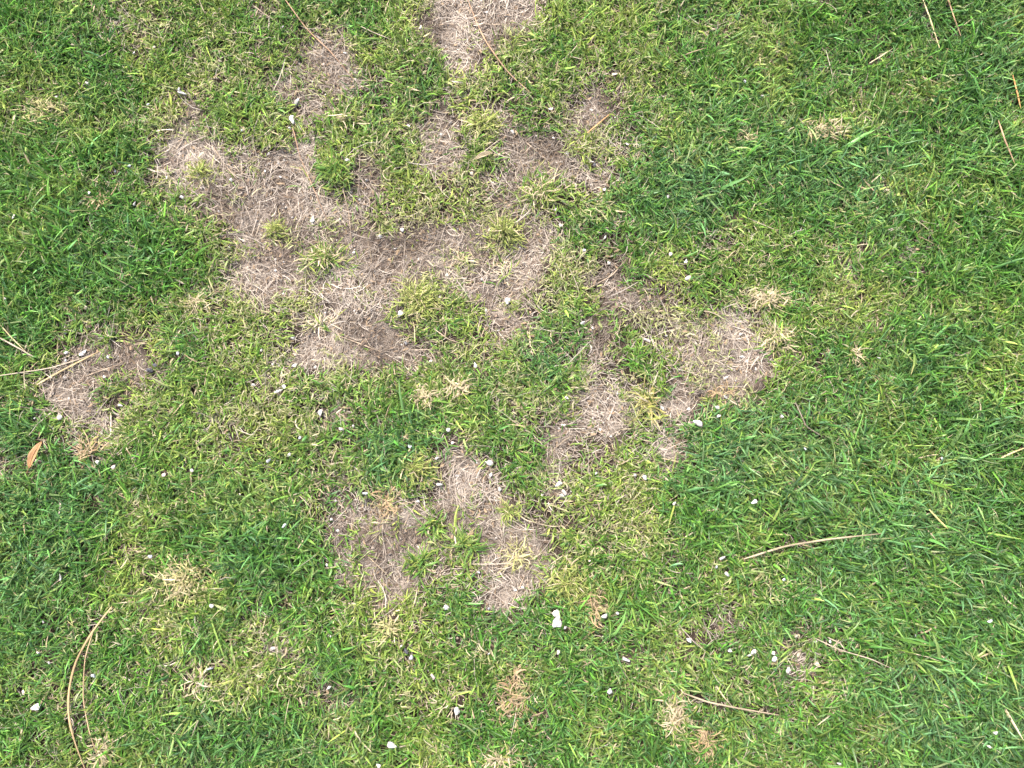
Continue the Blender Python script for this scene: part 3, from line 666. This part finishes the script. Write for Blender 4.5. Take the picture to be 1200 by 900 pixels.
cb = ng.nodes.new('ShaderNodeCombineXYZ')
ng.links.new(rv.outputs[2], cx.inputs[0]); ng.links.new(cx.outputs[0], cb.inputs['Z'])
ng.links.new(gi.outputs[0], ip.inputs['Points']); ng.links.new(oi.outputs[0], ip.inputs['Instance'])
ng.links.new(cb.outputs[0], ip.inputs['Rotation']); ng.links.new(ip.outputs[0], go.inputs[0])
fl.modifiers.new('tiles', 'NODES').node_group = ng

# ------------------------------------------------------------------ tufts
def tuft(tx, ty, rx, ry, sort, label):
    c = ground_at(tx, ty)[:2]; a, b = rx * MM, ry * MM
    area = math.pi * a * b
    r = np.random.default_rng(int(tx * 7 + ty * 13))
    def spots(n):
        t = r.random(n) * 2 * math.pi; q = np.minimum(np.abs(r.normal(0, .62, n)) ** .8, 1.5) * (1 + .22 * np.sin(3 * t + tx) + .15 * np.sin(5 * t + ty))
        dx, dy = a * q * np.cos(t), b * q * np.sin(t)
        return c[0] + dx, c[1] + dy, np.arctan2(dy, dx), q
    def shoots(dens_, L0, W0, el0, droop0, cols, jit=.6, dome=.010, curl=.9, random_az=.68):
        n = int(area * dens_)
        x, y, out, q = spots(n)
        az = np.where(r.random(n) < random_az, r.random(n) * 2 * math.pi, out + r.normal(0, jit, n))
        el = np.radians(np.clip(r.normal(el0 - 25 * q, 18, n), -5, 88)); dr = np.radians(r.normal(droop0, 30, n))
        L = L0 * r.lognormal(0, .35, n); W = W0 * r.lognormal(0, .25, n)
        base = np.stack([x, y, soil_z(x, y) + dome * np.clip(1 - q * q * .6, 0, 1) * r.random(n)], -1)
        dr = np.where(el - dr < -.5, el + .5, dr)
        cm = cols(n)
        g = ribbon_arrays(base, az, el, dr, L, W, r.normal(0, .5, n), r.normal(0, curl, n),
                          mix(cm, col(.42, .36, .2), .3 * r.random(n)), cm, mix(cm, col(.48, .40, .2), .5 * r.random(n) ** 2))
        P = g[4]; ok = blocked(P) == 0
        keepv = np.repeat(ok, 10)
        k = np.cumsum(ok) - 1
        m = ok.sum(); Fk = g[1].reshape(n, 4, 4)[ok] - (np.arange(n)[ok] * 10)[:, None, None] + (np.arange(m) * 10)[:, None, None]
        return g[0][keepv], Fk.reshape(-1, 4), g[2][keepv], g[3][keepv]
    def blend(*cs):
        def f(n):
            w = r.dirichlet([.7] * len(cs), n); return (w @ np.array(cs)) * r.lognormal(0, .18, (n, 1))
        return f
    GY = blend(col(.38, .40, .11), col(.25, .33, .07), col(.44, .42, .17), col(.16, .26, .05))
    PL = blend(col(.48, .45, .20), col(.36, .38, .12), col(.62, .54, .33))
    GR = blend(G_MID, col(.10, .20, .05), G_YEL)
    ST = blend(STRAW * .85, PALE * .85, col(.44, .36, .24), col(.30, .27, .12))
    RU = blend(RUST * .85, col(.42, .32, .20), col(.27, .19, .11), col(.34, .27, .16))
    root = bpy.data.objects.new('dead_grass_tuft' if sort in ('straw', 'rust', 'star') else 'grass_tuft', None); COL.objects.link(root)
    root.location = (c[0], c[1], 0); root.empty_display_size = .02
    root['label'] = label; root['category'] = 'grass tuft'; root['group'] = 'tufts in the worn lawn'
    def part(name, mat, *a_, **k_):
        g = list(shoots(*a_, **k_)); g[0] = g[0] - np.array([c[0], c[1], 0])
        link(name, mesh_from(name, *g, mat), kind='stuff', parent=root)
    if sort in ('cushion', 'palecushion'):
        part('green_blades', M_GRASS, 170000 if sort == 'cushion' else 95000, .0105, .0013, 60, 45, GY if sort == 'cushion' else PL, dome=.014)
        part('dry_blades', M_STRAW, 24000, .013, .0012, 35, 25, ST, dome=.014)
    elif sort == 'green':
        part('green_blades', M_GRASS, 110000, .016, .0018, 60, 50, GR, dome=.013)
        part('dry_blades', M_STRAW, 14000, .014, .0013, 30, 25, ST)
    elif sort == 'mixed':
        part('green_blades', M_GRASS, 75000, .014, .0016, 55, 45, blend(G_MID, G_YEL, col(.14, .2, .06)), dome=.012)
        a, b, area = a * .65, b * .65, area * .42
        part('dry_blades', M_STRAW, 70000, .013, .0013, 45, 40, ST, dome=.017)
    elif sort == 'straw':
        part('dry_blades', M_STRAW, 190000, .0105, .0011, 40, 30, ST, dome=.016, curl=1.2, random_az=.65)
        part('green_blades', M_GRASS, 60000, .014, .0015, 45, 40, blend(G_YEL, G_MID))
    elif sort == 'rust':
        part('dry_blades', M_STRAW, 95000, .012, .0012, 38, 35, RU, dome=.016, curl=1.4, random_az=.7)
        part('green_blades', M_GRASS, 35000, .013, .0014, 45, 40, blend(G_YEL, STRAW, G_MID))
    elif sort == 'star':
        part('dry_blades', M_STRAW, 48000, .014, .0010, 22, 25, blend(PALE * .85, col(.46, .37, .24)), dome=.012, curl=1.2, jit=.8, random_az=.55)
        part('green_blades', M_GRASS, 16000, .014, .0016, 45, 40, blend(G_YEL, G_MID))
    elif sort == 'longblades':
        part('green_blades', M_GRASS, 38000, .020, .0018, 50, 55, blend(col(.38, .36, .10), G_YEL, col(.50, .40, .18)), curl=.6, random_az=.8)
        part('dry_blades', M_STRAW, 12000, .022, .0018, 40, 40, ST)
for t in TUFTS: tuft(*t)

# ------------------------------------------------------------------ needles, straws, stalks and twigs: thin round rods
def rod(P, w, colr, sides=6):
    n = len(P); T = np.gradient(P, axis=0); T /= np.linalg.norm(T, axis=1)[:, None]
    S = np.cross(T, (0, 0, 1.)); S /= np.linalg.norm(S, axis=1)[:, None]; U = np.cross(S, T)
    t = np.linspace(0, 1, n); rad = w * .5 * np.clip(np.minimum(.55 + 3 * t, .35 + 2.2 * (1 - t)), 0, 1) * (1 + .10 * np.sin(t * 37 + w * 9e3))
    an = np.arange(sides) / sides * 2 * math.pi
    V = P[:, None] + rad[:, None, None] * (S[:, None] * np.cos(an)[None, :, None] + .75 * U[:, None] * np.sin(an)[None, :, None])
    V = V.reshape(-1, 3)
    i = np.arange(n - 1)[:, None] * sides; j = np.arange(sides)[None]
    F = np.stack([i + j, i + (j + 1) % sides, i + sides + (j + 1) % sides, i + sides + j], -1).reshape(-1, 4)
    c = np.repeat((colr[None] * (1 + .22 * np.sin(t * 11 + w * 5e3))[:, None] * (1.1 - .3 * t)[:, None]), sides, 0)
    return V, F, c, np.zeros(len(V))
for (pts, w, c, nm, lb), P in zip(NEEDLES, needle_pts):
    grp = {'pine_needle': 'fallen pine needles', 'straw': 'loose straws', 'twig': 'thin twigs', 'grass_stalk': 'fallen grass stalks', 'dry_grass_blade': 'curved dry blades'}[nm]
    link(nm, mesh_from(nm, *rod(P, w * MM * .53, c), M_NEEDLE), lb, nm.replace('_', ' ').replace('dry grass blade', 'dry blade'), grp)

# ------------------------------------------------------------------ leaves
def leaf(px0, px1, width_px, colr, label, curl):
    p0, p1 = place(*[np.array(v, float) for v in px0]), place(*[np.array(v, float) for v in px1])
    n, m = 15, 7
    t = np.linspace(0, 1, n); s = np.linspace(-1, 1, m)
    T = (p1 - p0)[:2]; Ln = np.hypot(*T); T = T / Ln; N = np.array([-T[1], T[0]])
    prof = np.sin(np.pi * np.clip(t, .02, .985)) ** .65 * (1 - .25 * t)
    W = width_px * MM * .5
    TT, SS = np.meshgrid(t, s, indexing='ij')
    off = SS * prof[:, None] * W * (1 + .08 * np.sin(TT * 17))
    ctr = p0[:2] + (TT * Ln)[..., None] * T + (.12 * W * np.sin(TT * 3.1))[..., None] * N
    xy = ctr + off[..., None] * N
    z = p0[2] + (p1[2] - p0[2]) * TT + .004 + curl * (SS ** 2) * prof[:, None] * W + .003 * np.sin(TT * 3.1) - .0006 * (np.abs(SS) < .1)
    V = np.concatenate([xy, z[..., None]], -1).reshape(-1, 3)
    I = np.arange(n * m).reshape(n, m)
    F = np.stack([I[:-1, :-1], I[1:, :-1], I[1:, 1:], I[:-1, 1:]], -1).reshape(-1, 4)
    C = colr[None] * (1 + .25 * np.sin(TT * 9 + SS * 2) * .5 - .12 * np.abs(SS)).reshape(-1, 1)
    root = link('dry_leaf', None, label, 'leaf', 'fallen leaves'); root.empty_display_size = .01
    o = link('leaf_blade', mesh_from('leaf_blade', V, F, C, np.zeros(len(V)), M_NEEDLE), parent=root)
    so = o.modifiers.new('thickness', 'SOLIDIFY'); so.thickness = .0006
    ridge = np.stack([p0[0] + T[0] * t * Ln, p0[1] + T[1] * t * Ln, p0[2] + (p1[2] - p0[2]) * t + .0046 + .003 * np.sin(t * 3.1)], -1)
    ridge[:, :2] += (.12 * W * np.sin(t * 3.1))[:, None] * N
    link('midrib', mesh_from('midrib', *rod(ridge, .0011, colr * .75), M_NEEDLE), parent=root)
    tail = np.linspace(0, 1, 6)[:, None]
    st = ridge[0] - np.array([T[0], T[1], .25]) * tail * .007
    link('leaf_stalk', mesh_from('leaf_stalk', *rod(st, .0010, colr * .6), M_NEEDLE), parent=root)
leaf((36, 549), (51, 518), 9.5, col(.36, .20, .09), 'dry orange leaf at the left edge of the lawn', .5)
leaf((557, 188), (578, 181), 6.5, col(.33, .27, .17), 'small curled tan leaf on the upper central bare strip', .7)

# ------------------------------------------------------------------ pebbles
import bmesh
def stone_mesh(seed, mat):
    bm = bmesh.new(); bmesh.ops.create_icosphere(bm, subdivisions=2, radius=1)
    r = np.random.default_rng(seed)
    pl = r.normal(size=(9, 3)); pl /= np.linalg.norm(pl, axis=1)[:, None]; cut = r.uniform(.30, .9, 9)
    sc = r.uniform(.65, 1.2, 3); sc[2] *= .75
    ph = r.uniform(0, 6, 6)
    for v in bm.verts:
        p = np.array(v.co)
        for q, d in zip(pl, cut):
            e = p @ q
            if e > d: p = p - q * (e - d) * .9
        p = p * (1 + .14 * math.sin(5 * p[0] + ph[0]) + .06 * math.sin(7 * p[1] + ph[1]) + .05 * math.sin(9 * p[2] + ph[2]))
        v.co = p * sc
    for f in bm.faces: f.smooth = True
    me = bpy.data.meshes.new('pebble'); bm.to_mesh(me); bm.free(); me.materials.append(mat)
    return me
STONES = {k: [stone_mesh(i * 31 + len(k), m) for i in range(6)] for k, m in STONE.items()}

# what a pebble lies beside, for its description
MARKS = [
 ('the dry orange leaf', 43, 533), ('the crossed straws at the left', 85, 428), ('the thick curved tan blade at lower left', 82, 815),
 ('the rusty clump near the leaf', 105, 528), ('the broad bleached tuft at lower left', 216, 680), ('the bleached tuft at upper left', 55, 130),
 ('the left arm of the large bare patch', 222, 128), ('the middle of the large bare patch', 310, 230), ('the needle in the large bare patch', 365, 215),
 ('the green cushion beside the large bare patch', 394, 202), ('the straw hearted tuft at upper left', 405, 136), ('the top left bare patch', 380, 60),
 ('the long needle at the top centre', 575, 55), ('the small yellow cushion above centre', 565, 145), ('the three twigs above centre', 617, 170),
 ('the dark bare spot right of top centre', 690, 130), ('the dark lush clump right of top centre', 815, 235), ('the straw tuft at upper right', 968, 155),
 ('the round yellow green central cushion', 492, 350), ('the star of pale stems in the centre', 590, 316), ('the straw tuft at the picture centre', 500, 464),
 ('the lower end of the large bare patch', 425, 405), ('the small straw tuft left of the large patch', 228, 356), ('the tan twig right of centre', 710, 322),
 ('the narrow gully right of centre', 697, 415), ('the long yellow blades right of centre', 760, 470), ('the stony patch at right', 875, 405),
 ('the flat straw tuft above the stony patch', 903, 351), ('the rusty clump in the lower bare patch', 453, 588), ('the top of the lower bare patch', 555, 550),
 ('the right end of the lower bare patch', 608, 652), ('the yellow cushion at lower centre', 665, 685), ('the tan dead clump at lower centre', 697, 712),
 ('the pale tuft under the lower bare patch', 455, 736), ('the bare stemmed tuft at bottom centre', 528, 825), ('the big rusty clump at the bottom', 601, 815),
 ('the pale straw tuft at the bottom', 790, 838), ('the level pale stalk at right', 950, 636), ('the small stony hole at lower right', 930, 778),
 ('the stalk near the bottom right', 860, 829), ('the yellow straw at the right', 1100, 609), ('the straw knot at lower left', 234, 799),
 ('the straw at the right edge', 1188, 530), ('the thin brown spot at lower right', 848, 728), ('the sparse tuft inside the large patch', 378, 298),
 ('the small hole left of bottom centre', 328, 755), ('the yellow tuft above the lower bare patch', 488, 549), ('the small tan tuft at right', 1002, 416),
 ('the left tip of the lower bare patch', 395, 640),
]
ADJ = {'white': 'chalky white', 'grey': 'grey', 'pink': 'pinkish', 'blue': 'bluish white', 'dark': 'dark slate', 'tan': 'tan'}
def direction(dx, dy):
    if math.hypot(dx, dy) < 7: return 'right at'
    a = math.degrees(math.atan2(-dy, dx)) % 360
    return ['right of', 'above right of', 'above', 'above left of', 'left of', 'below left of', 'below', 'below right of'][int((a + 22.5) // 45) % 8]
used = set(); labels = {}
cand = []
for i, (x, y, s, k) in enumerate(PEBBLES):
    for nm, mx, my in MARKS:
        cand.append((math.hypot(x - mx, y - my), i, nm, direction(x - mx, y - my)))
cand.sort(key=lambda c: c[0])
for d, i, nm, dr in cand:
    if i in labels: continue
    x, y, s, k = PEBBLES[i]
    size = 'tiny' if s < 5.5 else 'small' if s < 8.5 else 'large'
    key = (ADJ[k], nm, dr)
    if key in used: continue
    used.add(key)
    labels[i] = f'{size} {ADJ[k]} pebble {dr if dr == "right at" else ("just " if d < 28 else "") + dr} {nm}'
for i, ((x, y, s, k), p) in enumerate(zip(PEBBLES, peb_pos)):
    o = link('pebble', STONES[k][(i * 5 + 2) % 6], labels[i], 'pebble', 'pebbles scattered over the lawn')
    rad = s * MM * .50 * rng.uniform(.72, 1.05)
    o.location = (p[0], p[1], p[2] + rad * .02 - .001)
    st = rng.uniform(.68, 1.4)
    o.scale = (rad * st, rad / st, rad * rng.uniform(.75, 1.0))
    o.rotation_euler = (rng.normal(0, .35), rng.normal(0, .35), rng.uniform(0, 6.28))
